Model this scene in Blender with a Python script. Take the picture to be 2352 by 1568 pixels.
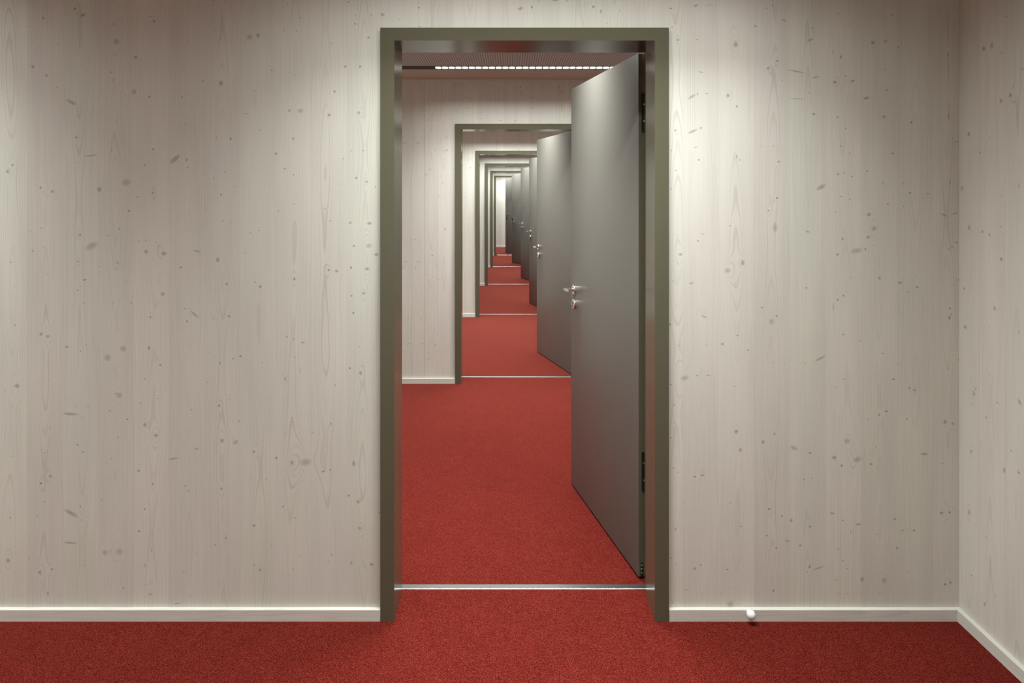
import bpy, bmesh, math, random
from mathutils import Vector, Matrix

random.seed(7)
for o in list(bpy.data.objects):
    bpy.data.objects.remove(o)
scene = bpy.context.scene
COL = scene.collection

# ------------------------------------------------------------------ camera, world, exposure
F_PX = 1630.0
EYE = 1.567
cam_d = bpy.data.cameras.new('camera')
cam_d.sensor_width = 36.0
cam_d.lens = F_PX / 2352 * 36.0
cam_d.shift_x = 1.5 / 2352
cam_d.shift_y = -328.0 / 2352
cam_d.clip_start = 0.05
cam = bpy.data.objects.new('camera', cam_d)
cam.location = (0, 0, EYE)
cam.rotation_euler = (math.pi / 2, 0, 0)
COL.objects.link(cam)
scene.camera = cam

world = bpy.data.worlds.new('world')
world.use_nodes = True
world.node_tree.nodes['Background'].inputs[0].default_value = (0.0, 0.0, 0.0, 1)
scene.world = world

vs = scene.view_settings
vs.view_transform = 'Standard'
vs.look = 'None'
vs.gamma = 1.0
vs.use_curve_mapping = False
vs.exposure = 0.0
scene.cycles.use_denoising = True
scene.cycles.max_bounces = 5
scene.cycles.diffuse_bounces = 4
scene.cycles.adaptive_threshold = 0.06

BEAM_W, BEAM_SPREAD = 25.0, math.radians(98)      # lens beam of each ceiling light insert
SPILL_W, SPILL_SPREAD = 16.0, math.radians(145)     # its stray light
LIGHT_COLOR = (0.93, 1.0, 0.98)

# ------------------------------------------------------------------ plan of the enfilade
Y0 = 2.629              # front of the nearest door frame
STEP = 3.379            # one room to the next
NW = 6                  # partitions with doors
THICK = 0.28
XL, XR = -4.15, 1.670   # room side walls
ZC = 2.577              # ceiling
H_FR = 2.20             # frame height
PROUD = 0.018           # frame in front of the wall face
BT = 0.012              # board thickness
def ywall(k): return Y0 + k * STEP        # k = 0 nearest
YBACK = -1.4                              # wall behind the camera; this room is deeper than the others

# ------------------------------------------------------------------ node helpers
class NT:
    def __init__(self, tree): self.t = tree
    def n(self, typ, **kw):
        nd = self.t.nodes.new(typ)
        for k, v in kw.items(): setattr(nd, k, v)
        return nd
    def link(self, a, b): self.t.links.new(a, b)
    def put(self, sock, v):
        if isinstance(v, bpy.types.NodeSocket): self.link(v, sock)
        else: sock.default_value = v
    def m(self, op, a, b=0.0, c=0.0, clamp=False):
        nd = self.n('ShaderNodeMath', operation=op, use_clamp=clamp)
        for i, v in enumerate((a, b, c)): self.put(nd.inputs[i], v)
        return nd.outputs[0]
    def v(self, op, a, b=(0, 0, 0)):
        nd = self.n('ShaderNodeVectorMath', operation=op)
        self.put(nd.inputs[0], a)
        self.put(nd.inputs[1], b)
        return nd.outputs['Value'] if op in ('LENGTH', 'DOT_PRODUCT') else nd.outputs['Vector']
    def sep(self, a):
        nd = self.n('ShaderNodeSeparateXYZ'); self.put(nd.inputs[0], a)
        return nd.outputs
    def comb(self, x, y, z):
        nd = self.n('ShaderNodeCombineXYZ')
        for i, q in enumerate((x, y, z)): self.put(nd.inputs[i], q)
        return nd.outputs[0]
    def noise(self, vec, scale=1.0, detail=2.0, rough=0.5):
        nd = self.n('ShaderNodeTexNoise')
        self.put(nd.inputs['Vector'], vec)
        nd.inputs['Scale'].default_value = scale
        nd.inputs['Detail'].default_value = detail
        nd.inputs['Roughness'].default_value = rough
        return nd.outputs['Fac']
    def rng(self, v, a, b, c, d, smooth=False):
        nd = self.n('ShaderNodeMapRange')
        if smooth: nd.interpolation_type = 'SMOOTHSTEP'
        for i, q in enumerate((v, a, b, c, d)): self.put(nd.inputs[i], q)
        return nd.outputs[0]
    def mix(self, f, a, b, mode='MIX'):
        nd = self.n('ShaderNodeMix', data_type='RGBA', blend_type=mode)
        self.put(nd.inputs[0], f); self.put(nd.inputs[6], a); self.put(nd.inputs[7], b)
        return nd.outputs[2]

def new_mat(name):
    m = bpy.data.materials.new(name); m.use_nodes = True
    nt = NT(m.node_tree)
    return m, nt, m.node_tree.nodes['Principled BSDF']

def matte(nt, p, col):
    """Swap the Principled node for a plain matte surface."""
    df = nt.n('ShaderNodeBsdfDiffuse')
    nt.link(col, df.inputs['Color'])
    nt.link(df.outputs[0], nt.t.nodes['Material Output'].inputs['Surface'])
    nt.t.nodes.remove(p)

def simple_mat(name, col, rough=0.5, metal=0.0, emit=None, estr=0.0, coat=0.0):
    m, nt, p = new_mat(name)
    # a faint procedural unevenness so that no surface is dead flat
    tc = nt.n('ShaderNodeTexCoord').outputs['Object']
    f = nt.rng(nt.noise(tc, 9.0, 3.0), 0.3, 0.7, 0.97, 1.03)
    c = nt.mix(1.0, (*col, 1), nt.comb(f, f, f), 'MULTIPLY')
    nt.link(c, p.inputs['Base Color'])
    p.inputs['Roughness'].default_value = rough
    p.inputs['Metallic'].default_value = metal
    p.inputs['Coat Weight'].default_value = coat
    if emit:
        p.inputs['Emission Color'].default_value = (*emit, 1)
        p.inputs['Emission Strength'].default_value = estr
    return m

# ------------------------------------------------------------------ wood of the boards, with its knots
NSLOT = 6
g = bpy.data.node_groups.new('knot_slot', 'ShaderNodeTree')
for nm, ty in (('P', 'NodeSocketVector'), ('A', 'NodeSocketVector'), ('B', 'NodeSocketVector')):
    g.interface.new_socket(nm, in_out='INPUT', socket_type=ty)
for nm in ('Core', 'Rim', 'Push'):
    g.interface.new_socket(nm, in_out='OUTPUT', socket_type='NodeSocketFloat')
G = NT(g)
gi = G.n('NodeGroupInput'); go = G.n('NodeGroupOutput')
a = G.sep(gi.outputs['A']); b = G.sep(gi.outputs['B'])
diff = G.v('SUBTRACT', gi.outputs['P'], G.comb(a[0], a[1], 0.0))
vr = G.n('ShaderNodeVectorRotate', rotation_type='Z_AXIS')
G.link(diff, vr.inputs['Vector']); G.link(G.m('MULTIPLY', a[2], -1.0), vr.inputs['Angle'])
nrm = G.v('DIVIDE', vr.outputs[0], G.comb(b[0], b[1], 1.0))
wob = G.n('ShaderNodeTexNoise'); G.link(gi.outputs['P'], wob.inputs['Vector'])
wob.inputs['Scale'].default_value = 320.0; wob.inputs['Detail'].default_value = 0.0
d = G.m('ADD', G.v('LENGTH', nrm), G.m('MULTIPLY', G.m('SUBTRACT', wob.outputs['Fac'], 0.5), 0.7))
defl = G.m('GREATER_THAN', b[2], 5.0)
dark = G.m('SUBTRACT', b[2], G.m('MULTIPLY', defl, 10.0))
core = G.m('MULTIPLY', G.rng(d, 0.15, 1.35, 1.0, 0.0, True), dark)
rim = G.m('MULTIPLY', G.rng(G.m('ABSOLUTE', G.m('SUBTRACT', d, 0.85)), 0.0, 0.3, 1.0, 0.0, True), dark)
q = G.v('LENGTH', G.v('DIVIDE', diff, G.comb(G.m('MULTIPLY', b[0], 2.1), G.m('MULTIPLY', b[0], 4.6), 1.0)))
gauss = G.m('EXPONENT', G.m('MULTIPLY', G.m('MULTIPLY', q, q), -1.0))
push = G.m('MULTIPLY', G.m('MULTIPLY', gauss, G.m('MULTIPLY', b[0], 1.15)), defl)
G.link(core, go.inputs['Core']); G.link(rim, go.inputs['Rim']); G.link(push, go.inputs['Push'])

WOOD_A = (0.655, 0.630, 0.575)
def wood_board_mat(nslot):
    m, nt, p = new_mat('whitewashed_spruce_board')
    tc = nt.n('ShaderNodeTexCoord').outputs['Object']
    rnd = nt.n('ShaderNodeObjectInfo').outputs['Random']
    x, y, z = nt.sep(tc)[:3]
    P = nt.comb(x, z, 0.0)
    core = rim = push = None
    for i in range(nslot):
        A = nt.n('ShaderNodeAttribute', attribute_name='kA%d' % i).outputs['Vector']
        B = nt.n('ShaderNodeAttribute', attribute_name='kB%d' % i).outputs['Vector']
        gn = nt.n('ShaderNodeGroup'); gn.node_tree = g
        nt.link(P, gn.inputs['P']); nt.link(A, gn.inputs['A']); nt.link(B, gn.inputs['B'])
        core = gn.outputs['Core'] if core is None else nt.m('MAXIMUM', core, gn.outputs['Core'])
        rim = gn.outputs['Rim'] if rim is None else nt.m('MAXIMUM', rim, gn.outputs['Rim'])
        push = gn.outputs['Push'] if push is None else nt.m('ADD', push, gn.outputs['Push'])
    zr = nt.m('MULTIPLY_ADD', rnd, 71.0, z)
    # growth rings cut flat: distance from a pith that wanders behind the board
    n1 = nt.noise(nt.comb(nt.m('MULTIPLY', rnd, 50.0), 0.0, zr), 1.5, 0.0)
    n2 = nt.noise(nt.comb(nt.m('MULTIPLY', x, 3.0), 0.0, zr), 6.0, 1.0)
    x0 = nt.m('MULTIPLY', nt.m('SUBTRACT', nt.noise(nt.comb(nt.m('MULTIPLY', rnd, 33.0), 5.0, zr), 0.6, 0.0), 0.5), 0.05)
    h = nt.m('ADD', nt.m('MULTIPLY_ADD', rnd, 0.022, 0.026), nt.m('MULTIPLY', n1, 0.036))
    h = nt.m('ADD', h, nt.m('MULTIPLY', n2, 0.0042))
    dx = nt.m('SUBTRACT', x, x0)
    r = nt.m('SQRT', nt.m('ADD', nt.m('MULTIPLY', dx, dx), nt.m('MULTIPLY', h, h)))
    if nslot: r = nt.m('SUBTRACT', r, push)
    ph = nt.m('FRACT', nt.m('DIVIDE', r, 0.0037))
    up = nt.rng(ph, 0.52, 0.88, 0.0, 1.0, True)
    dn = nt.rng(ph, 0.90, 1.0, 1.0, 0.0, True)
    line = nt.m('MULTIPLY', up, dn)
    strength = nt.rng(nt.noise(nt.comb(nt.m('MULTIPLY', r, 170.0), nt.m('MULTIPLY', rnd, 9.0), nt.m('MULTIPLY', zr, 0.7)), 1.0, 0.0), 0.35, 0.75, 0.012, 0.120)
    ring = nt.m('MULTIPLY', line, strength)
    fib = nt.noise(nt.comb(nt.m('MULTIPLY', x, 520.0), nt.m('MULTIPLY', rnd, 20.0), nt.m('MULTIPLY', zr, 5.0)), 1.0, 0.0)
    blot = nt.noise(nt.comb(nt.m('MULTIPLY', x, 14.0), nt.m('MULTIPLY', rnd, 20.0), nt.m('MULTIPLY', zr, 2.2)), 1.0, 0.0)
    tone = nt.m('MULTIPLY', nt.rng(fib, 0.3, 0.7, 0.98, 1.02), nt.rng(blot, 0.3, 0.7, 0.972, 1.02))
    tone = nt.m('MULTIPLY', tone, nt.rng(rnd, 0.0, 1.0, 0.955, 1.02))
    tone = nt.m('MULTIPLY', tone, nt.m('SUBTRACT', 1.0, ring))
    hue = nt.m('FRACT', nt.m('MULTIPLY', rnd, 17.3))
    base = nt.mix(hue, (WOOD_A[0] * 1.01, WOOD_A[1] * 0.985, WOOD_A[2] * 0.985, 1), (WOOD_A[0] * 0.985, WOOD_A[1] * 1.0, WOOD_A[2] * 0.97, 1))
    base = nt.mix(nt.m('MULTIPLY', ring, 2.2), base, (0.60, 0.52, 0.42, 1))
    col = nt.mix(1.0, base, nt.comb(tone, tone, tone), 'MULTIPLY')
    if nslot:
        grit = nt.rng(nt.noise(P, 700.0, 1.0), 0.3, 0.7, 0.72, 1.1)
        kc = nt.m('MULTIPLY', nt.m('MULTIPLY', core, 1.0), grit, clamp=True)
        col = nt.mix(kc, col, (0.150, 0.126, 0.108, 1))
        col = nt.mix(nt.m('MULTIPLY', rim, 0.22, clamp=True), col, (0.12, 0.10, 0.085, 1))
    matte(nt, p, col)
    return m

def wood_plain_mat(name, axis, tint=(1.0, 1.0, 1.0)):
    """Plain whitewashed spruce with its grain along one local axis."""
    m, nt, p = new_mat(name)
    tc = nt.n('ShaderNodeTexCoord').outputs['Object']
    s = nt.sep(tc)
    sc = [22.0, 22.0, 22.0]; sc[axis] = 0.9
    sf = [380.0, 380.0, 380.0]; sf[axis] = 5.0
    vec = nt.comb(*[nt.m('MULTIPLY', s[i], sc[i]) for i in range(3)])
    vf = nt.comb(*[nt.m('MULTIPLY', s[i], sf[i]) for i in range(3)])
    n1 = nt.noise(vec, 1.0, 2.0)
    ph = nt.m('FRACT', nt.m('MULTIPLY', n1, 13.0))
    line = nt.m('MULTIPLY', nt.rng(ph, 0.4, 0.88, 0.0, 1.0, True), nt.rng(ph, 0.9, 1.0, 1.0, 0.0, True))
    f = nt.m('MULTIPLY', nt.rng(nt.noise(vf, 1.0), 0.3, 0.7, 0.975, 1.02), nt.m('SUBTRACT', 1.0, nt.m('MULTIPLY', line, 0.08)))
    col = nt.mix(1.0, (*[a_ * t_ for a_, t_ in zip(WOOD_A, tint)], 1), nt.comb(f, f, f), 'MULTIPLY')
    matte(nt, p, col)
    return m

def carpet_mat():
    m, nt, p = new_mat('red_loop_carpet')
    tc = nt.n('ShaderNodeTexCoord').outputs['Object']
    vo = nt.n('ShaderNodeTexVoronoi'); vo.inputs['Scale'].default_value = 400.0
    nt.link(tc, vo.inputs['Vector'])
    n1 = nt.noise(tc, 300.0, 2.0, 0.6)
    n2 = nt.noise(tc, 26.0, 3.0)
    n3 = nt.noise(tc, 5.0, 2.0)
    rs = nt.sep(vo.outputs['Color'])[0]
    f = nt.m('ADD', nt.m('MULTIPLY', n1, 0.75), nt.m('MULTIPLY', rs, 0.30))
    c = nt.mix(nt.rng(f, 0.31, 0.56, 0.0, 1.0), (0.044, 0.0018, 0.0014, 1), (0.124, 0.0126, 0.0092, 1))
    c = nt.mix(nt.rng(f, 0.56, 0.80, 0.0, 1.0), c, (0.214, 0.047, 0.034, 1))
    t = nt.m('MULTIPLY', nt.rng(n2, 0.3, 0.7, 0.93, 1.07), nt.rng(n3, 0.3, 0.7, 0.96, 1.04))
    c = nt.mix(1.0, c, nt.comb(t, t, t), 'MULTIPLY')
    nt.link(c, p.inputs['Base Color'])
    p.inputs['Roughness'].default_value = 1.0
    p.inputs['Sheen Weight'].default_value = 1.0
    p.inputs['Sheen Roughness'].default_value = 0.28
    p.inputs['Sheen Tint'].default_value = (1.0, 0.35, 0.275, 1)
    p.inputs['Specular IOR Level'].default_value = 0.0
    return m

def perforated_mat():
    m, nt, p = new_mat('perforated_ceiling_board')
    s = nt.sep(nt.n('ShaderNodeTexCoord').outputs['Object'])
    u = nt.m('SUBTRACT', nt.m('FRACT', nt.m('DIVIDE', s[0], 0.0175)), 0.5)
    w = nt.m('SUBTRACT', nt.m('FRACT', nt.m('DIVIDE', s[1], 0.0175)), 0.5)
    dd = nt.v('LENGTH', nt.comb(u, w, 0.0))
    hole = nt.rng(dd, 0.23, 0.27, 1.0, 0.0)
    nt.link(nt.mix(hole, (0.50, 0.495, 0.47, 1), (0.05, 0.045, 0.04, 1)), p.inputs['Base Color'])
    p.inputs['Roughness'].default_value = 0.8
    p.inputs['Specular IOR Level'].default_value = 0.2
    return m

def lacquer_mat(name, col, metal, rough, spec=0.32):
    """Olive-bronze satin metallic lacquer."""
    m, nt, p = new_mat(name)
    tc = nt.n('ShaderNodeTexCoord').outputs['Object']
    fl = nt.noise(tc, 900.0, 1.0)
    f = nt.rng(fl, 0.3, 0.7, 0.96, 1.04)
    nt.link(nt.mix(1.0, (*col, 1), nt.comb(f, f, f), 'MULTIPLY'), p.inputs['Base Color'])
    p.inputs['Metallic'].default_value = metal
    p.inputs['Roughness'].default_value = rough
    p.inputs['Specular IOR Level'].default_value = spec
    return m

M = {}
M['board'] = wood_board_mat(0)
M['board_knots'] = wood_board_mat(2)
M['board_many'] = wood_board_mat(NSLOT)
M['wood_z'] = wood_plain_mat('whitewashed_spruce_upright', 2)
M['wood_x'] = wood_plain_mat('whitewashed_spruce_lengthwise', 0)
M['wood_y'] = wood_plain_mat('whitewashed_spruce_endwise', 1)
M['edge_wood'] = wood_plain_mat('brownish_spruce_ceiling_board', 0, (0.78, 0.70, 0.63))
M['carpet'] = carpet_mat()
M['perf'] = perforated_mat()
M['frame'] = lacquer_mat('olive_bronze_lacquer', (0.106, 0.097, 0.063), 0.0, 0.20)
M['leaf'] = lacquer_mat('satin_grey_bronze_lacquer', (0.162, 0.150, 0.132), 0.0, 0.36, 0.22)
M['chrome'] = simple_mat('satin_steel', (0.80, 0.80, 0.79), 0.14, 1.0)
M['alu'] = simple_mat('brushed_aluminium', (0.46, 0.475, 0.465), 0.30, 1.0)
M['black'] = simple_mat('black_metal', (0.018, 0.018, 0.018), 0.4)
M['dark'] = simple_mat('dark_hinge_steel', (0.045, 0.042, 0.038), 0.38, 0.7)
M['channel'] = simple_mat('dark_grey_channel', (0.14, 0.132, 0.122), 0.5)
M['lens'] = simple_mat('lit_led_lens', (0.8, 0.8, 0.8), 0.3, 0.0, (1.0, 0.98, 0.94), 2.6)
M['lens'].cycles.emission_sampling = 'NONE'
M['white'] = simple_mat('white_plastic', (0.83, 0.82, 0.82), 0.28)

# ------------------------------------------------------------------ mesh helpers
def mesh_from(verts, faces, name='mesh'):
    me = bpy.data.meshes.new(name)
    me.from_pydata(verts, [], faces)
    me.update()
    return me

def bm_box(bm, x0, x1, y0, y1, z0, z1):
    v = [bm.verts.new(p) for p in ((x0, y0, z0), (x1, y0, z0), (x1, y1, z0), (x0, y1, z0),
                                   (x0, y0, z1), (x1, y0, z1), (x1, y1, z1), (x0, y1, z1))]
    for f in ((0, 3, 2, 1), (4, 5, 6, 7), (0, 1, 5, 4), (1, 2, 6, 5), (2, 3, 7, 6), (3, 0, 4, 7)):
        bm.faces.new([v[i] for i in f])

def bm_mesh(bm, bevel=0.0, segs=2, smooth=False):
    if bevel > 0:
        bmesh.ops.bevel(bm, geom=list(bm.edges), offset=bevel, segments=segs, affect='EDGES', profile=0.5)
    bmesh.ops.recalc_face_normals(bm, faces=bm.faces)
    me = bpy.data.meshes.new('mesh'); bm.to_mesh(me); bm.free()
    if smooth:
        me.polygons.foreach_set('use_smooth', [True] * len(me.polygons))
        me.set_sharp_from_angle(angle=math.radians(35))
    return me

def boxes(lst, bevel=0.0, segs=2):
    bm = bmesh.new()
    for bb in lst: bm_box(bm, *bb)
    return bm_mesh(bm, bevel, segs, smooth=bevel > 0)

def prism(profile, z0, z1):
    """profile: (x, y) outline, extruded along z."""
    bm = bmesh.new()
    lo = [bm.verts.new((x, y, z0)) for x, y in profile]
    hi = [bm.verts.new((x, y, z1)) for x, y in profile]
    n = len(profile)
    bm.faces.new(lo[::-1]); bm.faces.new(hi)
    for i in range(n):
        bm.faces.new((lo[i], lo[(i + 1) % n], hi[(i + 1) % n], hi[i]))
    return bm

def lathe(profile, axis_pts=28):
    """profile: (radius, height) pairs, spun about +Z; closed at both ends."""
    bm = bmesh.new()
    rings = []
    for r, h in profile:
        rings.append([bm.verts.new((r * math.cos(2 * math.pi * i / axis_pts), r * math.sin(2 * math.pi * i / axis_pts), h)) for i in range(axis_pts)])
    for a, b in zip(rings, rings[1:]):
        for i in range(axis_pts):
            bm.faces.new((a[i], a[(i + 1) % axis_pts], b[(i + 1) % axis_pts], b[i]))
    bm.faces.new(rings[0][::-1]); bm.faces.new(rings[-1])
    return bm

def obj(name, me, mat, parent=None, loc=(0, 0, 0), rot=(0, 0, 0)):
    if mat is not None:
        me.materials.clear(); me.materials.append(mat)
    o = bpy.data.objects.new(name, me)
    COL.objects.link(o)
    o.location = loc; o.rotation_euler = rot
    if parent: o.parent = parent
    return o

def empty(name, loc=(0, 0, 0), rot=(0, 0, 0)):
    o = bpy.data.objects.new(name, None); COL.objects.link(o)
    o.location = loc; o.rotation_euler = rot; o.empty_display_size = 0.1
    return o

def tag(o, label, cat, kind=None, group=None):
    o['label'] = label; o['category'] = cat
    if kind: o['kind'] = kind
    if group: o['group'] = group
    return o

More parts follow.
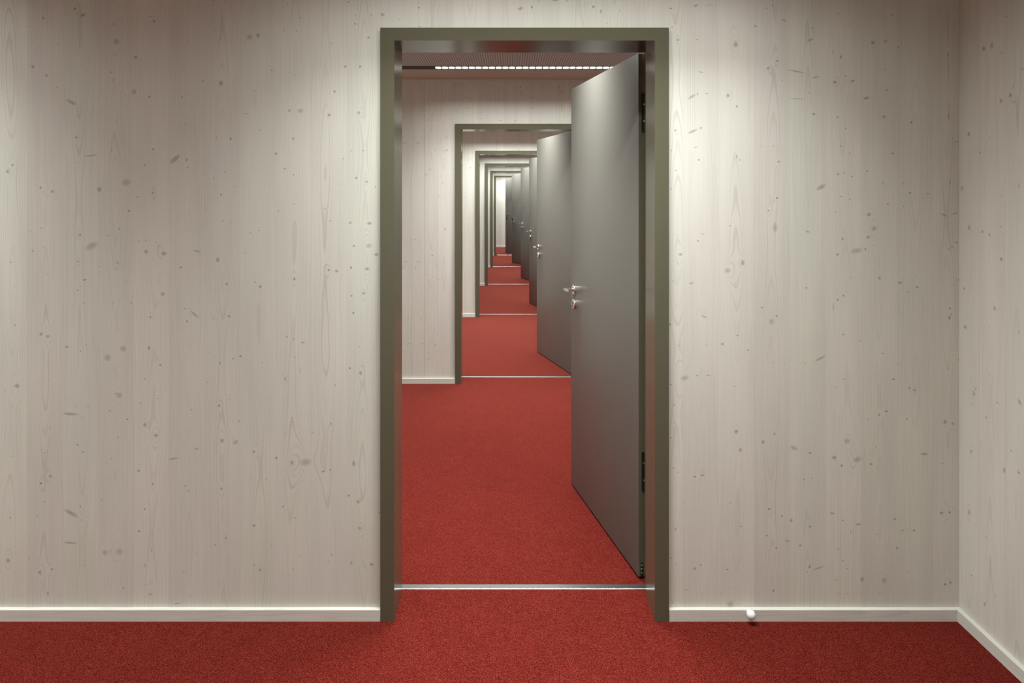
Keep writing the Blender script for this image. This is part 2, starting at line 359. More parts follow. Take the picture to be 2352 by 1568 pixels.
# ------------------------------------------------------------------ knots
# read off the panelling: (origin x, origin y, scale, [(x, y, rx, ry, angle)])
KNOTS = [
 (0, 0, 3.136, [(540,62,10,9),(597,108,20,10,25),(312,130,7,10),(210,190,7,3),(238,480,15,11,-30),(335,543,10,12),(838,298,20,22),(978,412,13,12),(967,660,18,18),(1110,153,9,9),(1085,118,5,5),(513,735,38,12,-30),(655,1120,45,6,8),(815,575,4,14),(800,520,6,6),(1076,697,8,8),(1103,1075,7,8),(1260,1145,45,16,40),(1043,1190,6,7),(90,1188,7,7),(55,1235,12,12),(293,1352,9,9),(377,1378,13,12),(910,1312,32,24),(715,1365,15,18),(990,1418,8,7),(1100,1390,7,8),(928,1518,8,7),(550,988,10,8),(567,836,5,5),(1460,583,8,4),(1345,1150,6,12),(1353,1205,6,5),(1325,475,4,4),(1348,668,4,4),(1335,893,4,10),(408,630,6,4),(590,472,5,4),(558,388,5,4),(903,690,5,5),(738,790,4,4),(155,768,4,4),(57,662,4,4),(418,315,4,4),(81,306,4,4),(232,302,4,4),(322,333,4,4),(302,922,4,5),(388,900,5,3),(382,1132,3,3),(305,1155,3,3),(564,1172,4,4),(712,925,4,4),(840,875,4,4),(805,1082,6,6),(267,1216,3,3),(815,8,4,4),(1352,290,4,4),(1310,700,8,5,30),(1420,1000,12,3,10)]),
 (0, 480, 3.336, [(82,408,6,7),(117,888,7,6),(130,1355,20,17),(40,1112,4,4),(40,1390,5,4),(233,170,9,4),(319,146,6,6),(250,321,8,6),(333,295,3,5),(360,499,4,4),(280,587,5,4),(111,597,4,4),(316,957,13,14),(366,974,14,12),(613,198,9,12),(702,282,48,24,25),(596,400,8,7),(648,542,15,7,10),(595,622,6,6),(614,590,5,5),(640,718,15,4),(513,1055,12,10),(616,1088,6,5),(828,203,6,6),(913,150,7,7),(988,14,9,7),(900,412,7,7),(764,440,4,4),(972,556,4,5),(862,725,4,4),(1007,718,6,6),(945,1070,24,24),(824,1137,24,26),(1120,325,14,16),(1255,341,20,15),(1248,651,15,13),(1228,1194,9,7),(1152,828,8,9),(1140,1063,8,12),(1065,245,5,4),(1118,242,6,5),(1198,250,4,4),(887,1412,8,6),(915,1425,22,22),(1077,1485,6,6),(1210,1450,5,4),(1108,1300,5,5),(839,1545,6,5),(675,1511,14,4),(580,1511,10,4),(372,1310,4,3),(660,1037,5,5)]),
 (0, 930, 3.336, [(540,68,56,11,-3),(626,94,5,4),(383,180,5,6),(194,290,4,4),(85,393,4,4),(321,342,4,4),(342,366,5,5),(594,304,10,6),(638,360,11,5,30),(386,545,13,11),(314,600,10,9),(340,739,6,6),(285,851,7,4),(80,861,6,6),(545,828,60,16,-30),(616,777,6,8),(623,880,4,8),(540,1055,48,9,-3),(62,1190,15,16),(222,1178,5,4),(305,1281,12,13),(398,1257,13,9,15),(367,1443,7,13),(640,1230,8,3),(975,109,8,7),(905,247,7,5),(1110,150,13,14),(1195,232,16,13),(1062,503,11,11),(1170,606,8,7),(1330,410,36,7,12),(1422,618,7,7),(1443,655,5,5),(1110,797,7,8),(1066,966,9,9),(1217,951,4,4),(1162,1110,5,12),(1110,1228,4,14),(805,1130,22,22),(915,1122,24,22),(944,1401,7,8),(1118,1378,4,4),(1153,1448,11,10),(1360,1520,30,4,10),(1408,1277,7,4),(1455,1458,4,6),(778,725,5,4),(853,413,4,5),(835,833,5,3)]),
 (430, 0, 3.336, [(218,235,5,5),(253,300,5,5),(258,636,17,20),(116,622,9,4),(223,1051,5,5),(333,1063,8,12),(203,1363,5,6),(292,1318,5,5),(258,1490,7,7),(478,285,22,22),(543,272,12,20),(648,538,9,5),(453,870,14,4),(511,695,5,4),(745,232,5,4),(836,236,5,5),(861,138,6,5),(768,27,5,5),(782,847,11,11),(868,848,23,17),(811,1062,9,9),(680,1177,13,10),(748,1292,8,6),(813,1338,6,6),(1237,15,7,6),(1286,183,8,7),(1211,510,13,10),(1390,287,9,9),(1411,113,6,6),(1288,120,5,5),(1325,510,10,12),(1315,864,11,13),(1129,700,8,10),(1088,880,10,10),(1105,333,5,5),(1256,1155,5,4),(1349,1153,6,5),(1195,1215,5,4),(558,995,6,5),(203,4,5,5),(290,4,5,5),(825,575,5,4)]),
 (400, 400, 3.136, [(285,27,5,4),(438,92,5,4),(230,245,5,4),(165,554,26,7,-12),(48,670,12,6,25),(314,616,15,17),(351,335,5,5),(406,352,4,4),(378,789,9,8),(396,1023,8,8),(148,1010,38,8,-42),(284,1040,6,4),(92,1060,6,9),(77,967,6,6),(512,569,8,3),(750,265,9,4),(609,405,5,5),(550,421,5,4),(582,778,6,6),(620,810,10,9),(866,754,9,10),(863,214,5,4),(1087,249,6,4),(1122,336,5,6),(1114,690,9,9),(1171,697,14,11),(1274,672,9,9),(1390,681,17,11),(1407,354,19,10),(1402,515,21,17),(1457,578,17,12),(1268,350,10,10),(1294,516,8,8),(1386,54,12,8),(1312,27,9,9),(1450,92,6,4),(1186,71,9,3,10),(1278,876,7,7),(1365,857,10,8),(1290,998,7,9),(813,1171,7,6),(859,1187,5,5),(928,1211,15,7,10),(1333,1242,5,4),(426,1328,6,6),(244,1281,5,5),(240,1498,5,5),(635,1356,5,3),(1265,1397,8,8),(1342,1430,10,13),(800,1473,8,12),(907,1410,3,28),(1160,1518,5,5),(866,1316,5,4),(331,1360,5,10),(478,1310,10,8)]),
 (430, 900, 3.136, [(230,98,8,9),(251,350,14,16),(348,361,21,15,25),(375,210,5,5),(67,409,17,6,-15),(245,695,8,8),(480,430,11,10),(642,475,8,11),(755,508,12,14),(853,505,40,24,12),(900,290,12,4,-10),(1036,228,5,8),(980,571,16,8,20),(1031,560,5,8),(1200,515,12,20),(1163,746,8,8),(1228,790,8,10),(1243,980,11,11),(1183,1231,9,11),(1328,1241,16,11),(689,825,7,6),(773,907,6,5),(480,962,11,8),(278,1052,8,8),(200,1101,6,5),(606,1108,14,3),(525,1280,10,11),(484,1248,6,5),(232,1382,5,5),(813,1177,6,4),(1038,1170,5,12),(766,1270,4,5),(1016,1220,5,5),(758,186,5,4),(303,56,5,4),(28,128,7,4,-20),(458,620,5,4),(570,626,10,3),(62,1162,10,3),(705,307,2,20),(1383,866,5,8),(10,710,6,6)]),
 (1530, 0, 3.2, [(35,62,7,8),(218,42,16,9,25),(320,37,38,2),(44,200,5,5),(87,292,8,9),(228,291,6,5),(512,326,16,19),(455,701,14,14),(520,782,7,8),(541,1175,5,5),(519,1150,6,14),(656,192,13,8,-10),(738,60,7,5),(780,40,6,5),(867,150,14,7,-15),(817,448,8,8),(750,502,12,10),(960,525,60,6,-10),(960,725,50,4,-5),(1100,567,30,6,15),(1060,293,24,9,20),(1076,208,6,5),(1350,180,3,12),(1268,102,6,5),(1284,418,8,9),(1241,603,17,10),(1320,561,6,6),(1371,595,16,9,20),(1228,380,4,14),(1472,721,23,11,12),(1085,838,12,8),(1260,862,8,7),(1320,942,6,6),(1283,1072,6,5),(1350,1126,6,5),(1311,1267,6,6),(1366,1298,7,5),(1478,1256,9,5),(1261,1281,8,6),(1288,1443,6,5),(1350,1465,6,5),(1140,1375,36,16,30),(298,687,16,4),(230,690,5,14),(190,710,32,9,30),(255,530,20,4,-15),(195,965,36,10,25),(255,940,10,6),(68,958,7,8),(38,1106,5,5),(72,1253,6,5),(37,1387,5,5),(218,1082,12,4,15),(827,1188,8,7),(815,1455,8,8),(752,1547,8,7),(693,1077,8,3),(787,1072,5,5),(851,593,4,4),(1050,680,4,4),(240,1175,8,6)]),
 (1530, 460, 3.2, [(470,187,5,5),(106,397,14,11),(268,248,16,4,-25),(800,200,16,35),(1040,230,14,8,-20),(1297,283,9,11),(1258,397,8,9),(1400,370,42,20,12),(1465,358,6,10),(562,458,14,20),(452,515,22,19),(52,594,5,5),(185,609,17,7,10),(235,298,6,7),(706,788,8,5),(775,890,17,24),(812,850,8,8),(280,855,22,6,-20),(525,992,7,7),(414,1055,12,9),(603,1101,8,6),(1030,643,7,7),(1303,700,7,8),(1261,729,9,8),(1427,1032,6,5),(1135,1160,42,9,28),(1303,985,6,7),(872,1200,7,3),(1022,1196,5,5),(136,1305,30,18,15),(310,1285,20,4,-8),(226,1287,8,5),(33,1353,6,7),(60,1504,6,6),(503,1367,10,4),(30,912,6,10),(1250,1372,9,3),(1228,780,4,28),(1357,566,2,12),(1243,87,6,4),(1490,105,16,12,30),(1485,270,16,10,30),(94,1066,5,4),(297,1063,5,4),(785,1193,5,4),(1303,1314,5,5)]),
 (1530, 920, 3.2, [(63,162,5,5),(36,272,6,5),(515,226,14,14),(545,362,13,14),(713,304,14,15),(797,244,7,9),(940,347,30,16,-25),(1057,384,10,8),(1330,297,22,18),(1236,418,18,13),(1405,432,32,20,20),(1290,477,9,9),(210,558,9,8),(266,548,13,6,-15),(54,494,5,5),(87,528,5,4),(470,751,5,5),(551,923,6,6),(757,796,10,9),(853,848,6,9),(1220,827,18,8,-10),(1298,879,6,6),(1412,909,22,9,8),(920,880,10,14),(1057,926,10,7,25),(738,992,7,6),(810,1082,8,8),(893,1030,18,7),(985,1064,10,7),(1265,1090,8,5),(1300,1176,5,5),(68,943,7,7),(36,1157,6,6),(74,1201,4,4),(210,1233,13,10,30),(254,1207,8,7),(1055,1220,8,12,-25),(1038,1257,5,5),(1120,1230,45,6,20),(1441,1312,12,18),(1252,1320,8,5),(1330,1233,5,4),(1331,1416,5,4),(1276,1421,9,4),(148,1389,16,4,-8),(408,1414,4,4),(470,1497,24,20),(788,1395,7,12),(1012,579,6,5),(1070,570,7,4),(124,751,8,3),(1358,963,2,15),(46,1481,4,6),(450,1240,8,5)]),
 (1920, 560, 3.484, [(348,274,11,13),(513,310,14,12),(650,346,13,10),(573,384,6,6),(913,517,7,11),(925,560,6,8),(910,590,10,20),(983,288,8,7),(500,960,9,3),(461,1082,14,7),(314,1055,5,5),(376,875,8,5),(588,1152,8,9),(628,1170,8,9),(403,1339,14,10),(345,1368,8,8),(260,1405,6,5),(568,1400,7,6),(873,1424,14,17),(935,1437,10,13),(899,994,6,6),(983,928,8,6),(902,44,6,6),(522,568,4,5),(930,25,5,8)]),
 (1920, 980, 3.484, [(283,297,12,12),(707,217,32,11),(852,291,7,5),(472,738,12,6),(535,829,14,6),(624,828,9,9),(845,689,17,12),(910,684,10,9,30),(327,857,5,5),(490,970,10,9),(387,1230,19,23),(874,1259,10,10),(916,1246,13,10),(574,1158,5,4),(319,163,4,4),(250,1266,4,4),(570,818,5,4),(940,655,7,3)]),
 (2000, 0, 2.613, [(13,256,12,11),(90,246,10,9),(165,284,5,4),(98,540,6,5),(80,700,9,10),(244,734,7,7),(131,920,8,5),(235,1157,7,6),(103,1225,7,4),(197,1237,5,4),(345,1162,14,4,-8),(440,1290,24,5,-25),(505,1280,24,4,10),(74,1097,4,4),(20,1370,18,14,30),(515,850,14,3),(130,92,5,4),(46,163,4,4),(86,416,4,4),(467,700,4,20),(465,330,5,18),(463,180,2.2,110),(466,420,2.0,100),(470,660,1.8,60),(475,1095,5,12),(515,1455,12,4,-20),(192,1100,3,14)]),
 (860, 0, 3.36, [(62,113,14,13),(343,59,8,8),(350,205,5,5),(194,147,4,4),(1127,66,22,12,25),(1215,55,8,11),(1395,2,25,8),(1487,3,5,8),(1690,52,10,10),(1748,88,8,16),(1896,84,5,5),(1793,181,5,5),(2287,65,7,8),(2298,209,5,4)]),
]
KNOTS_SIDE = [
 (2000, 0, 2.613, [(678,292,9,14),(726,272,10,18),(785,315,4,5),(838,572,10,14),(783,605,8,12),(588,805,8,14),(712,823,4,4),(657,915,4,5),(548,1130,9,16),(590,1365,7,16),(670,1390,7,9),(713,1408,5,7),(785,1172,4,4),(778,1360,4,4),(890,1115,4,8),(785,1555,8,10),(912,415,4,6),(816,100,4,4),(562,190,4,4)]),
 (1920, 560, 3.484, [(1323,123,12,17),(1028,357,8,13),(1270,515,10,17),(1033,663,12,18),(1226,667,4,5),(1153,775,4,5),(1103,1195,13,22),(1120,1160,6,14),(1290,1270,6,8),(1470,1265,10,26,45),(1463,705,14,6,-35),(1226,1052,4,4),(1203,1389,5,10)]),
 (1920, 980, 3.484, [(1083,196,7,16),(1066,684,9,19),(1347,347,11,20),(1402,191,5,8),(1160,135,2,28),(1085,1187,5,8),(1190,1420,8,18),(1276,1355,4,7),(1463,365,10,8),(1205,883,4,6)]),
]
def knot_dark(rx, rz):
    s = math.sqrt(rx * rz)
    asp = max(rx, rz) / max(1e-6, min(rx, rz))
    if asp > 2.2: return 0.55
    if s > 0.009: return 0.42
    if s > 0.005: return 0.60
    return 0.78
def make_knot(x, z, rx, rz, ang):
    s = math.sqrt(rx * rz)
    asp = max(rx, rz) / max(1e-6, min(rx, rz))
    dk = knot_dark(rx, rz)
    if s > 0.0034 and asp < 1.8: dk += 10.0
    return (x, z, ang, max(rx, 0.0012), max(rz, 0.0012), dk)

YWF = Y0 + PROUD                      # face of the nearest panelled wall
front_knots = []
for ox, oy, s, lst in KNOTS:
    for t in lst:
        px, py = ox + t[0] / s, oy + t[1] / s
        k = YWF / F_PX
        ang = math.radians(t[4]) if len(t) > 4 else 0.0
        front_knots.append(make_knot((px - 1174.5) * k, EYE - (py - 456) * k, t[2] / s * k, t[3] / s * k, ang))
side_knots = []                       # x is measured along the side wall, towards the camera
for ox, oy, s, lst in KNOTS_SIDE:
    for t in lst:
        px, py = ox + t[0] / s, oy + t[1] / s
        dist = F_PX * XR / (px - 1174.5)
        kz = dist / F_PX
        kx = dist * dist / (F_PX * XR)
        ang = math.radians(t[4]) if len(t) > 4 else 0.0
        side_knots.append(make_knot(YWF - dist, EYE - (py - 456) * kz, t[2] / s * kx, t[3] / s * kz, ang))

def random_knots(w, z0, z1, rg, dens=11.0):
    out = []
    for _ in range(int((z1 - z0) * dens * rg.uniform(0.75, 1.2))):
        u = rg.random()
        x, z = rg.uniform(-w / 2, w / 2), rg.uniform(z0, z1)
        if u < 0.55: r = rg.uniform(0.0013, 0.0024); out.append(make_knot(x, z, r * rg.uniform(1, 1.5), r, 0))
        elif u < 0.82: r = rg.uniform(0.0025, 0.0048); out.append(make_knot(x, z, r, r * rg.uniform(0.8, 1.2), 0))
        elif u < 0.93: r = rg.uniform(0.005, 0.009); out.append(make_knot(x, z, r, r * rg.uniform(0.85, 1.2), 0))
        else: out.append(make_knot(x, z, rg.uniform(0.010, 0.022), rg.uniform(0.002, 0.004), math.radians(rg.uniform(-35, 35))))
    return out

# ------------------------------------------------------------------ one board: a slab whose face carries its knots
def board_mesh(w, z0, z1, knots):
    """Local x across (centred), y from 0 (face, towards -y) to BT, z upright. knots in local x, z."""
    nx, nz = 4, max(4, int(round((z1 - z0) / 0.065)))
    use = []
    xs = [-w / 2 + w * i / nx for i in range(nx + 1)]
    zs = [z0 + (z1 - z0) * j / nz for j in range(nz + 1)]
    V, Fc = [], []
    for zz in zs:
        for xx in xs: V.append((xx, 0.0, zz))
    for j in range(nz):
        for i in range(nx):
            a0 = j * (nx + 1) + i
            Fc.append((a0, a0 + 1, a0 + nx + 2, a0 + nx + 1))
    b0 = len(V)
    for yy in (0.0, BT):
        V += [(-w / 2, yy, z0), (w / 2, yy, z0), (w / 2, yy, z1), (-w / 2, yy, z1)]
    for f in ((0, 3, 7, 4), (1, 5, 6, 2), (0, 4, 5, 1), (3, 2, 6, 7), (4, 7, 6, 5)):
        Fc.append(tuple(b0 + i for i in f))
    me = mesh_from(V, Fc)
    nf = len(Fc)
    A = [[9.0, 9.0, 0.0] * nf for _ in range(NSLOT)]
    B = [[0.001, 0.001, 0.0] * nf for _ in range(NSLOT)]
    for j in range(nz):
        for i in range(nx):
            fi = j * nx + i
            hit = []
            for kn in knots:
                x, z, ang, rx, rz, dk = kn
                ext = max(rx, rz) * 1.3
                ex, ez = (max(ext, rx * 3.6), max(ext, rx * 8.0)) if dk > 5 else (ext, ext)
                if xs[i] - ex < x < xs[i + 1] + ex and zs[j] - ez < z < zs[j + 1] + ez:
                    inside = xs[i] - ext < x < xs[i + 1] + ext and zs[j] - ext < z < zs[j + 1] + ext
                    hit.append((0 if inside else 1, -max(rx, rz), kn))
            hit.sort(key=lambda q: (q[0], q[1]))
            use.append(0 if not hit else 1 if len(hit) <= 2 else 2)
            for s, (_, _, kn) in enumerate(hit[:NSLOT]):
                A[s][fi * 3:fi * 3 + 3] = [kn[0], kn[1], kn[2]]
                B[s][fi * 3:fi * 3 + 3] = [kn[3], kn[4], kn[5]]
    for s in range(NSLOT):
        me.attributes.new('kA%d' % s, 'FLOAT_VECTOR', 'FACE').data.foreach_set('vector', A[s])
        me.attributes.new('kB%d' % s, 'FLOAT_VECTOR', 'FACE').data.foreach_set('vector', B[s])
    for q in ('board', 'board_knots', 'board_many'): me.materials.append(M[q])
    me.polygons.foreach_set('material_index', use + [0] * (nf - len(use)))
    return me

def local_knots(knots, xc, w, z0, z1):
    return [(k[0] - xc,) + k[1:] for k in knots if abs(k[0] - xc) < w / 2 + max(k[3], k[4]) * 4 and z0 - 0.1 < k[1] < z1 + 0.1]

# ------------------------------------------------------------------ floor
YEND = ywall(NW)                       # last wall, without a door
fl = obj('floor', boxes([(XL - 0.1, XR + 0.1, YBACK - 0.1, YEND + 0.2, -0.05, 0.0)]), M['carpet'])
tag(fl, 'red loop-pile carpet running through all the rooms', 'carpet', 'structure')

# ------------------------------------------------------------------ partitions with their boards
OPEN_L, OPEN_R = -0.4535, 0.5535       # rough opening in the wall
def frame_dx(k): return 0.0 if k == 0 else 0.0085
ORD = ['first', 'second', 'third', 'fourth', 'fifth', 'sixth']
RG = random.Random(11)
POOL_W = 0.1112
pool_full = [board_mesh(POOL_W - 0.0002, 0.0, ZC, random_knots(POOL_W, 0.0, ZC, RG)) for _ in range(12)]
pool_top = [board_mesh(POOL_W - 0.0002, 2.166, ZC, random_knots(POOL_W, 2.166, ZC, RG, 13)) for _ in range(8)]
z_over = 2.166

def add_board(me, parent, x, y, w_scale=1.0, rotz=0.0):
    o = bpy.data.objects.new('board', me); COL.objects.link(o)
    o.parent = parent
    o.location = (x, y, 0)
    o.scale = (w_scale, 1, 1)
    o.rotation_euler = (0, 0, rotz)
    return o

def px2x(px, y=YWF): return (px - 1174.5) * y / F_PX

def partition_core(k, x_from):
    """The wall behind its boards, with a door opening; it comes flush with the boards beyond x_from."""
    y = ywall(k) + PROUD
    yb = ywall(k) + THICK
    dx = frame_dx(k)
    l, r = OPEN_L + dx, OPEN_R + dx
    return boxes([(XL, l, y + BT, yb, 0, ZC), (r, XR, y + BT, yb, 0, ZC), (l, r, y + BT, yb, 2.172, ZC), (XL, x_from, y, y + BT, 0, ZC)])

# nearest wall: board joints where the photograph has them
w0 = obj('wall_front', partition_core(0, px2x(62.5 - 81.5 * 7)), M['wood_z'])
tag(w0, 'whitewashed knotty spruce wall around the nearest doorway', 'wall', 'structure')
joints = [px2x(62.5 + 81.5 * i) for i in range(-7, 11)]            # ends under the frame at 877.5
cells = [(a, b, 0.0) for a, b in zip(joints, joints[1:])]
top = [px2x(877.5 + 81.56 * i) for i in range(9)]
cells += [(a, b, z_over) for a, b in zip(top, top[1:])]
right = [px2x(v) for v in (1530, 1568, 1650, 1732, 1814, 1896, 1978, 2060, 2142)] + [XR]
cells += [(a, b, 0.0) for a, b in zip(right, right[1:])]
for a, b, z0 in cells:
    xc, w = (a + b) / 2, b - a
    if b < px2x(-10): kn = random_knots(w, 0, ZC, RG)
    else:
        kn = local_knots(front_knots, xc, w, z0, ZC) + random_knots(w, 2.31, ZC, RG)
    gap = RG.choice((0.00006, 0.0001, 0.00018))
    add_board(board_mesh(w - gap, z0, ZC, kn), w0, xc, YWF + RG.uniform(0.0, 0.00015))

walls = [w0]
for k in range(1, NW):
    w = obj('wall_partition', partition_core(k, -1.9), M['wood_z'])
    tag(w, 'whitewashed knotty spruce wall around the %s doorway of the row' % ORD[k], 'wall', 'structure')
    walls.append(w)
    dx = frame_dx(k)
    y = ywall(k) + PROUD
    x = -0.290 - POOL_W * 15 + RG.uniform(-0.02, 0.02) * (k > 1)
    while x < XR - 0.02:
        x1 = min(x + POOL_W, XR)
        in_open = x1 > OPEN_L + dx + 0.012 and x < OPEN_R + dx - 0.012
        segs = []
        if in_open:
            segs.append((max(x, OPEN_L + dx - 0.02) if x < OPEN_L + dx else x, x1, True))
            if x < OPEN_L + dx - 0.02: segs.append((x, OPEN_L + dx - 0.02, False))
            if x1 > OPEN_R + dx + 0.02:
                segs[0] = (x, OPEN_R + dx + 0.02, True); segs.append((OPEN_R + dx + 0.02, x1, False))
        else: segs.append((x, x1, False))
        for a, b, over in segs:
            wd = b - a
            if wd < 0.004: continue
            me = RG.choice(pool_top if over else pool_full)
            sc = wd / POOL_W
            if RG.random() < 0.25: sc *= 0.990
            add_board(me, w, (a + b) / 2, y + RG.uniform(0.0, 0.0005), sc)
        x = x1

we = obj('wall_end', boxes([(XL, XR, YEND + PROUD + BT, YEND + 0.2, 0, ZC), (XL, -1.2, YEND + PROUD, YEND + PROUD + BT, 0, ZC)]), M['wood_z'])
tag(we, 'pale spruce wall closing the far end of the row of doorways', 'wall', 'structure')
x = -1.2
while x < XR - 0.02:
    x1 = min(x + POOL_W, XR)
    add_board(RG.choice(pool_full), we, (x + x1) / 2, YEND + PROUD, (x1 - x) / POOL_W)
    x = x1

# side walls and the wall behind the camera
wr = obj('wall_right', boxes([(XR + BT, XR + 0.12, YBACK - 0.1, YEND + 0.2, 0, ZC), (XR, XR + BT, YWF + 0.005, YEND + 0.2, 0, ZC)]), M['wood_z'])
tag(wr, 'whitewashed knotty spruce side wall meeting the doorway wall in the corner', 'wall', 'structure')
s = 0.0
side_w = [0.115, 0.13] + [0.131] * 36
for i, w in enumerate(side_w):
    if YWF - s < YBACK + 0.02: break
    w = min(w, YWF - YBACK - s)
    xc = s + w / 2
    kn = local_knots(side_knots, xc, w, 0, ZC) if s < 0.33 else random_knots(w, 0, ZC, RG)
    if s < 0.33: kn += random_knots(w, 2.31, ZC, RG)
    add_board(board_mesh(w - 0.0004, 0.0, ZC, kn), wr, XR, YWF - xc, 1.0, -math.pi / 2)
    s += w
wl = obj('wall_left', boxes([(XL - 0.12, XL, YBACK - 0.1, YEND + 0.2, 0, ZC)]), M['wood_z'])
tag(wl, 'whitewashed spruce side wall outside the view', 'wall', 'structure')
wb = obj('wall_back', boxes([(XL, XR, YBACK - 0.1, YBACK, 0, ZC)]), M['wood_z'])
tag(wb, 'whitewashed spruce wall behind the viewer', 'wall', 'structure')

# ------------------------------------------------------------------ baseboards
BBH, BBT = 0.0436, 0.0168
def baseboard(name, length, loc, rotz, label):
    """Runs along local +x, its face towards local -y."""
    bm = prism([(0, 0), (-BBT, 0), (-BBT, BBH - 0.0015), (-BBT + 0.0015, BBH), (0, BBH)], 0, length)
    bmesh.ops.transform(bm, matrix=Matrix(((0, 0, 1, 0), (1, 0, 0, 0), (0, 1, 0, 0), (0, 0, 0, 1))), verts=bm.verts)
    o = obj(name, bm_mesh(bm), M['wood_x'], None, loc, (0, 0, rotz))
    return tag(o, label, 'baseboard', 'structure')
for k in range(NW):
    dx = frame_dx(k); y = ywall(k) + PROUD
    xl, xr = -0.4855 + dx, 0.5855 + dx
    nm = 'baseboard_front' if k == 0 else 'baseboard_partition'
    where = 'nearest' if k == 0 else ORD[k]
    baseboard(nm, xl - XL, (XL, y, 0), 0, 'narrow pale wooden baseboard left of the %s doorway' % where)
    baseboard(nm, XR - BBT - xr, (xr, y, 0), 0, 'narrow pale wooden baseboard right of the %s doorway' % where)
baseboard('baseboard_end', XR - BBT - XL, (XL, YEND + PROUD, 0), 0, 'pale baseboard under the wall at the far end of the rooms')
baseboard('baseboard_right', YWF - YBACK, (XR, YWF, 0), -math.pi / 2, 'pale baseboard running along the side wall towards the viewer')

# ------------------------------------------------------------------ ceiling
LINE = 0.546            # light line to wall
SLOT = 0.16
ceil = obj('ceiling', boxes([(XL - 0.1, XR + 0.1, YBACK - 0.1, YEND + 0.2, ZC + 0.06, ZC + 0.12)]), M['wood_x'])
tag(ceil, 'perforated ceiling with wooden edge boards and dark light slots', 'ceiling', 'structure')
room_lines = []
for k in range(-1, NW):
    ya = ywall(k) + THICK if k >= 0 else YBACK
    yb = ywall(k + 1) + PROUD
    for ylin in (ya + LINE, yb - LINE): room_lines.append((k, ylin))
    a, b = ya + LINE, yb - LINE
    obj('perforated_panel', boxes([(XL, XR, a + SLOT / 2, b - SLOT / 2, ZC, ZC + 0.06)]), M['perf'], ceil)
    for p0, p1 in ((ya, a - SLOT / 2), (b + SLOT / 2, yb)):
        obj('edge_board', boxes([(XL, XR, p0, p1, ZC, ZC + 0.06)]), M['edge_wood'], ceil)
    for q in (a, b):
        # dark lined slot: two sides and a lid
        obj('light_slot', boxes([(XL, XR, q - SLOT / 2, q + SLOT / 2, ZC + 0.028, ZC + 0.058),
                                 (XL, XR, q - SLOT / 2, q - SLOT / 2 + 0.012, ZC + 0.0005, ZC + 0.028),
                                 (XL, XR, q + SLOT / 2 - 0.012, q + SLOT / 2, ZC + 0.0005, ZC + 0.028)]), M['channel'], ceil)
# thin strip where wall meets ceiling
for k in range(0, NW + 1):
    y = ywall(k) + PROUD
    t = obj('trim_%d' % (k + 1), boxes([(XL, XR, y - 0.010, y, ZC - 0.016, ZC)]), M['wood_x'])
    tag(t, 'thin pale strip between ceiling and the wall %s' % ('of the nearest doorway' if k == 0 else 'of the %s doorway' % ORD[k] if k < NW else 'at the far end'), 'trim', 'structure')

# ------------------------------------------------------------------ ceiling lights in the slots
PITCH, NCELL = 0.0521, 28
LLEN = PITCH * NCELL
def lens_outline():
    w, h, r = 0.0440, 0.062, 0.020
    pts = []
    for cx, cy, a0 in ((w / 2 - r, h / 2 - r, 0), (-w / 2 + r, h / 2 - r, 90), (-w / 2 + r, -h / 2 + r, 180), (w / 2 - r, -h / 2 + r, 270)):
        for i in range(5):
            t = math.radians(a0 + 90 * i / 4)
            pts.append((cx + r * math.cos(t), cy + r * math.sin(t)))
    return pts
lens_me = bm_mesh(prism(lens_outline(), 0.003, 0.007)); lens_me.materials.append(M['lens'])
bm = bmesh.new()
for i in range(NCELL):
    t = prism(lens_outline(), 0.003, 0.007)
    bmesh.ops.translate(t, verts=t.verts, vec=((i + 0.5) * PITCH - LLEN / 2, 0, 0))
    tm = bpy.data.meshes.new('t'); t.to_mesh(tm); t.free(); bm.from_mesh(tm); bpy.data.meshes.remove(tm)
lens_row_me = bm_mesh(bm); lens_row_me.materials.append(M['lens'])
house_me = boxes([(-LLEN / 2, LLEN / 2, -0.066, 0.066, 0.0072, 0.027)])
house_me.materials.append(M['black'])
X_MID, X_LEFT = (-0.593 + LLEN / 2), (-2.10 - LLEN / 2)
lamp_d = bpy.data.lights.new('led_strip', 'AREA')
lamp_d.shape = 'RECTANGLE'; lamp_d.size = LLEN - 0.01; lamp_d.size_y = 0.06
lamp_d.energy = BEAM_W; lamp_d.color = LIGHT_COLOR; lamp_d.spread = BEAM_SPREAD
spill_d = lamp_d.copy(); spill_d.name = 'led_spill'
spill_d.energy = SPILL_W; spill_d.spread = SPILL_SPREAD
far_d = lamp_d.copy(); far_d.name = 'led_whole'      # farther rooms: beam and stray light in one lamp
far_d.energy = BEAM_W + SPILL_W + 6.0; far_d.spread = math.radians(128)
for i, (k, ylin) in enumerate(room_lines):
    for xc in (X_MID, X_LEFT) if k < 2 else (X_MID,):
        root = empty('linear_ceiling_light', (xc, ylin, ZC))
        seen = (k == 0 and i % 2 == 1 and xc == X_MID)
        if seen:
            tag(root, 'lit row of small white lenses in the ceiling slot beyond the nearest doorway', 'ceiling light', group='slot lights')
        else:
            room = 'room of the viewer' if k < 0 else 'room behind the %s doorway' % ('nearest' if k == 0 else ORD[k])
            tag(root, 'unseen %s slot light along the %s wall of the %s' % ('middle' if xc == X_MID else 'left', 'near' if i % 2 == 0 else 'far', room), 'ceiling light', group='slot lights outside the view')
        obj('housing', house_me, None, root)
        if seen:
            for c in range(NCELL):
                obj('lens', lens_me, None, root, ((c + 0.5) * PITCH - LLEN / 2, 0.030, 0))
        else:
            obj('lens_row', lens_row_me, None, root)
        for ld, dz in ((lamp_d, 0.001), (spill_d, 0.0015)) if k < 1 else ((far_d, 0.001),):
            lo = bpy.data.objects.new('led_light', ld); COL.objects.link(lo)
            lo.parent = root; lo.location = (0, 0, dz)

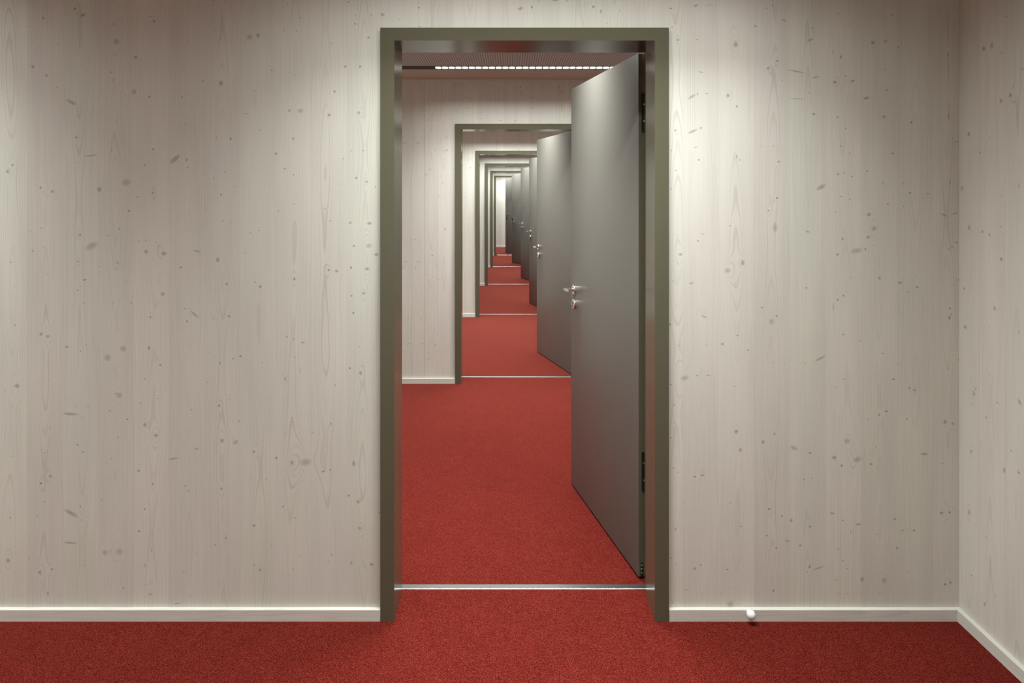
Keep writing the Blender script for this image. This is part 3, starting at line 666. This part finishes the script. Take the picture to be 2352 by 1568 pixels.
# ------------------------------------------------------------------ door frames
IN_L, IN_R, IN_T = -0.4335, 0.5315, 2.1525     # clear opening
PROFILE = [(0.052, 0.0), (0.0, 0.0), (0.0, 0.176), (0.015, 0.176), (0.015, 0.284), (0.0195, 0.284), (0.0195, PROUD - 0.0002), (0.052, PROUD - 0.0002)]   # outward offset, depth
def jamb_mesh(side):
    V, Fc = [], []
    xin = IN_L if side < 0 else IN_R
    n = len(PROFILE)
    for o_, d_ in PROFILE: V.append((xin + side * o_, d_, 0.0))
    for o_, d_ in PROFILE: V.append((xin + side * o_, d_, IN_T + o_ * 0.0475 / 0.052 - 0.00003))
    for i in range(n): Fc.append((i, (i + 1) % n, n + (i + 1) % n, n + i))
    Fc.append(tuple(range(n))); Fc.append(tuple(range(2 * n - 1, n - 1, -1)))
    b = bmesh.new(); b.from_mesh(mesh_from(V, Fc))
    return bm_mesh(b)
def header_mesh():
    V, Fc = [], []
    n = len(PROFILE)
    for o_, d_ in PROFILE: V.append((IN_L - o_ + 0.00003, d_, IN_T + o_ * 0.0475 / 0.052))
    for o_, d_ in PROFILE: V.append((IN_R + o_ - 0.00003, d_, IN_T + o_ * 0.0475 / 0.052))
    for i in range(n): Fc.append((i, (i + 1) % n, n + (i + 1) % n, n + i))
    Fc.append(tuple(range(n))); Fc.append(tuple(range(2 * n - 1, n - 1, -1)))
    b = bmesh.new(); b.from_mesh(mesh_from(V, Fc))
    return bm_mesh(b)
jl, jr, hd = jamb_mesh(-1), jamb_mesh(1), header_mesh()
for me in (jl, jr, hd): me.materials.append(M['frame'])

# threshold: flat metal strip with a turned-down front lip
th_bm = prism([(0.217, 0.0), (0.217, 0.0022), (0.2185, 0.0034), (0.2210, 0.0026), (0.250, 0.0026), (0.252, 0.0018), (0.252, 0.0)], IN_L - 0.0145, IN_R + 0.0145)
bmesh.ops.transform(th_bm, matrix=Matrix(((0, 0, 1, 0), (1, 0, 0, 0), (0, 1, 0, 0), (0, 0, 0, 1))), verts=th_bm.verts)
thr_me = bm_mesh(th_bm); thr_me.materials.append(M['alu'])

for k in range(NW):
    where = 'nearest' if k == 0 else ORD[k]
    root = empty('door_frame', (frame_dx(k), ywall(k), 0))
    tag(root, 'olive-brown lacquered metal frame of the %s doorway' % where, 'door frame', 'structure', 'door frames in a row')
    obj('jamb', jl, None, root); obj('jamb', jr, None, root); obj('header', hd, None, root)
    th = obj('threshold_strip', thr_me, None, None, (frame_dx(k), ywall(k), 0))
    tag(th, 'thin metal strip across the red carpet in the %s doorway' % where, 'threshold strip', 'structure', 'threshold strips')

# ------------------------------------------------------------------ doors
LEN_D, T_D, Z0_D, Z1_D = 0.985, 0.050, 0.010, 2.166
leaf_me = boxes([(0, T_D, 0, LEN_D, Z0_D, Z1_D)], 0.0016, 2); leaf_me.materials.append(M['leaf'])
seal_me = boxes([(0.012, T_D - 0.012, 0.01, LEN_D - 0.01, 0.003, Z0_D + 0.001)]); seal_me.materials.append(M['black'])
edge_me = boxes([(0.0022, T_D - 0.0022, -0.0008, 0.001, Z0_D + 0.002, Z1_D - 0.002)]); edge_me.materials.append(M['frame'])

def rounded_plate(x0, x1, z0, z1, r, y0, y1):
    pts = []
    for cx, cz, a0 in ((x1 - r, z1 - r, 0), (x0 + r, z1 - r, 90), (x0 + r, z0 + r, 180), (x1 - r, z0 + r, 270)):
        for i in range(5):
            t = math.radians(a0 + 22.5 * i)
            pts.append((cx + r * math.cos(t), cz + r * math.sin(t)))
    b = prism(pts, 0, y1 - y0)
    bmesh.ops.transform(b, matrix=Matrix(((1, 0, 0, 0), (0, 0, 1, y0), (0, 1, 0, 0), (0, 0, 0, 1))), verts=b.verts)
    return bm_mesh(b)
hinge_me = rounded_plate(0.014, 0.0475, -0.0815, 0.0815, 0.007, -0.0030, 0.0); hinge_me.materials.append(M['dark'])
sb = lathe([(0.0042, 0.0), (0.0042, 0.0008), (0.0030, 0.0016)], 12)
bmesh.ops.transform(sb, matrix=Matrix.Rotation(math.pi / 2, 4, 'X'), verts=sb.verts)     # +z -> -y
screw_me = bm_mesh(sb, smooth=True); screw_me.materials.append(M['chrome'])
clip_me = rounded_plate(0.0085, 0.0195, 0.0, 0.056, 0.004, -0.0030, 0.0); clip_me.materials.append(M['black'])

# rose and escutcheon: spun about the axis that leaves the door towards local -x
def toward_minus_x(b):
    bmesh.ops.transform(b, matrix=Matrix.Rotation(-math.pi / 2, 4, 'Y'), verts=b.verts)
    return b
rose_me = bm_mesh(toward_minus_x(lathe([(0.0265, 0.0), (0.0265, 0.0085), (0.0255, 0.0100), (0.0235, 0.0105), (0.0120, 0.0105)], 36)), smooth=True)
rose_me.materials.append(M['chrome'])
esc_me = bm_mesh(toward_minus_x(lathe([(0.0265, 0.0), (0.0265, 0.0085), (0.0255, 0.0100), (0.0235, 0.0105), (0.0010, 0.0105)], 36)), smooth=True)
esc_me.materials.append(M['chrome'])
# euro-profile keyhole: round top and a slot below
kp = []
for i in range(17):
    t = math.radians(-60 + 300 * i / 16)
    kp.append((0.0085 * math.cos(t), 0.006 + 0.0085 * math.sin(t)))
for i in range(9):
    t = math.radians(180 + 180 * i / 8)
    kp.append((0.005 * math.cos(t), -0.0120 + 0.005 * math.sin(t)))
kb = prism(kp, 0.0, 0.0006)
bmesh.ops.transform(kb, matrix=Matrix(((0, 0, -1, -0.0105), (1, 0, 0, 0), (0, 1, 0, 0), (0, 0, 0, 1))), verts=kb.verts)
key_me = bm_mesh(kb); key_me.materials.append(M['black'])

# lever: neck out of the rose, a bend, and a grip running back along the leaf
def lever_mesh():
    path = [(-0.006, 0.0), (-0.020, 0.0), (-0.034, 0.0)]
    for i in range(1, 7):
        t = math.radians(90 * i / 6)
        path.append((-0.034 - 0.020 * math.sin(t), -0.020 * (1 - math.cos(t))))
    path += [(-0.054, -0.045), (-0.0545, -0.080), (-0.0555, -0.125)]
    half = [(0.0085, 0.0085)] * 3 + [(0.0090, 0.0088)] * 6 + [(0.0098, 0.0098), (0.0104, 0.0104), (0.0108, 0.0108)]
    b = bmesh.new(); rings = []
    N = 16
    for i, (x, y) in enumerate(path):
        a = path[max(0, i - 1)]; c = path[min(len(path) - 1, i + 1)]
        tx, ty = c[0] - a[0], c[1] - a[1]
        L = math.hypot(tx, ty); nx, ny = -ty / L, tx / L
        hw, hh = half[i]
        ring = []
        for j in range(N):
            t = 2 * math.pi * j / N
            # superellipse, a slightly boxy oval
            ct, st = math.cos(t), math.sin(t)
            cx = math.copysign(abs(ct) ** 0.55, ct) * hw
            cz = math.copysign(abs(st) ** 0.55, st) * hh
            ring.append(b.verts.new((x + nx * cx, y + ny * cx, cz + 0.003 * min(1.0, max(0.0, (-x - 0.02) / 0.03)) - 0.060 * y)))
        rings.append(ring)
    for r0, r1 in zip(rings, rings[1:]):
        for j in range(N): b.faces.new((r0[j], r0[(j + 1) % N], r1[(j + 1) % N], r1[j]))
    b.faces.new(rings[0][::-1]); b.faces.new(rings[-1])
    return bm_mesh(b, smooth=True)
lever_me = lever_mesh(); lever_me.materials.append(M['chrome'])

SIN = [0.198, 0.276, 0.269, 0.352, 0.530, 0.713]       # how far each leaf stands off square
for k in range(NW):
    root = empty('door_%d' % (k + 1), (0.523 + frame_dx(k), ywall(k) + 0.294, 0), (0, 0, math.asin(SIN[k])))
    where = 'nearest' if k == 0 else ORD[k]
    extra = {0: 'wide open satin grey door leaf in the nearest doorway', 5: 'half open satin grey door leaf in the farthest doorway of the row'}.get(k, 'open satin grey door leaf of the %s doorway of the row' % where)
    tag(root, extra, 'door', 'structure', 'open doors in a row')
    obj('leaf', leaf_me, None, root)
    ed = obj('hinge_edge', edge_me, None, root); ed['label'] = 'dark olive hinge-side edge'
    obj('bottom_seal', seal_me, None, root)
    for hz in (1.9205, 0.442):
        h = obj('hinge_plate', hinge_me, None, root, (0, -0.0008, hz)); h['label'] = 'dark hinge plate'
        for dz in (0.035, -0.035): obj('screw', screw_me, None, h, (0.0235, -0.0030, dz))
    c = obj('seal_clip', clip_me, None, root, (0, -0.0008, Z0_D + 0.003))
    for dz in (0.014, 0.030, 0.045): obj('screw', screw_me, None, c, (0.014, -0.0030, dz))
    hl = obj('door_handle', lever_me, None, root, (-0.004, LEN_D - 0.065, 1.077)); hl['label'] = 'polished steel lever handle'
    obj('rose', rose_me, None, hl, (0.004, 0, 0))
    e = obj('key_escutcheon', esc_me, None, root, (0, LEN_D - 0.065, 1.000)); e['label'] = 'round steel keyhole cover'
    obj('keyhole', key_me, None, e)

# ------------------------------------------------------------------ door stop on the baseboard
yb = Y0 + PROUD - BBT
root = empty('door_stop', ((1721 - 1174.5) / 620, yb, 0.0375))
tag(root, 'white round knob door stop on the baseboard right of the nearest doorway', 'door stop')
def toward_viewer(b):
    bmesh.ops.transform(b, matrix=Matrix.Rotation(math.pi / 2, 4, 'X'), verts=b.verts)
    return b
R_ = 0.0163
prof = []
for i in range(19):
    t = math.pi * i / 18
    prof.append((max(0.0004, R_ * math.sin(t)), 0.0205 - R_ * math.cos(t)))
obj('ball', bm_mesh(toward_viewer(lathe(prof, 32)), smooth=True), M['white'], root)
obj('stem', bm_mesh(toward_viewer(lathe([(0.0105, 0.0), (0.0105, 0.0025), (0.0080, 0.0045), (0.0080, 0.009)], 24)), smooth=True), M['white'], root)
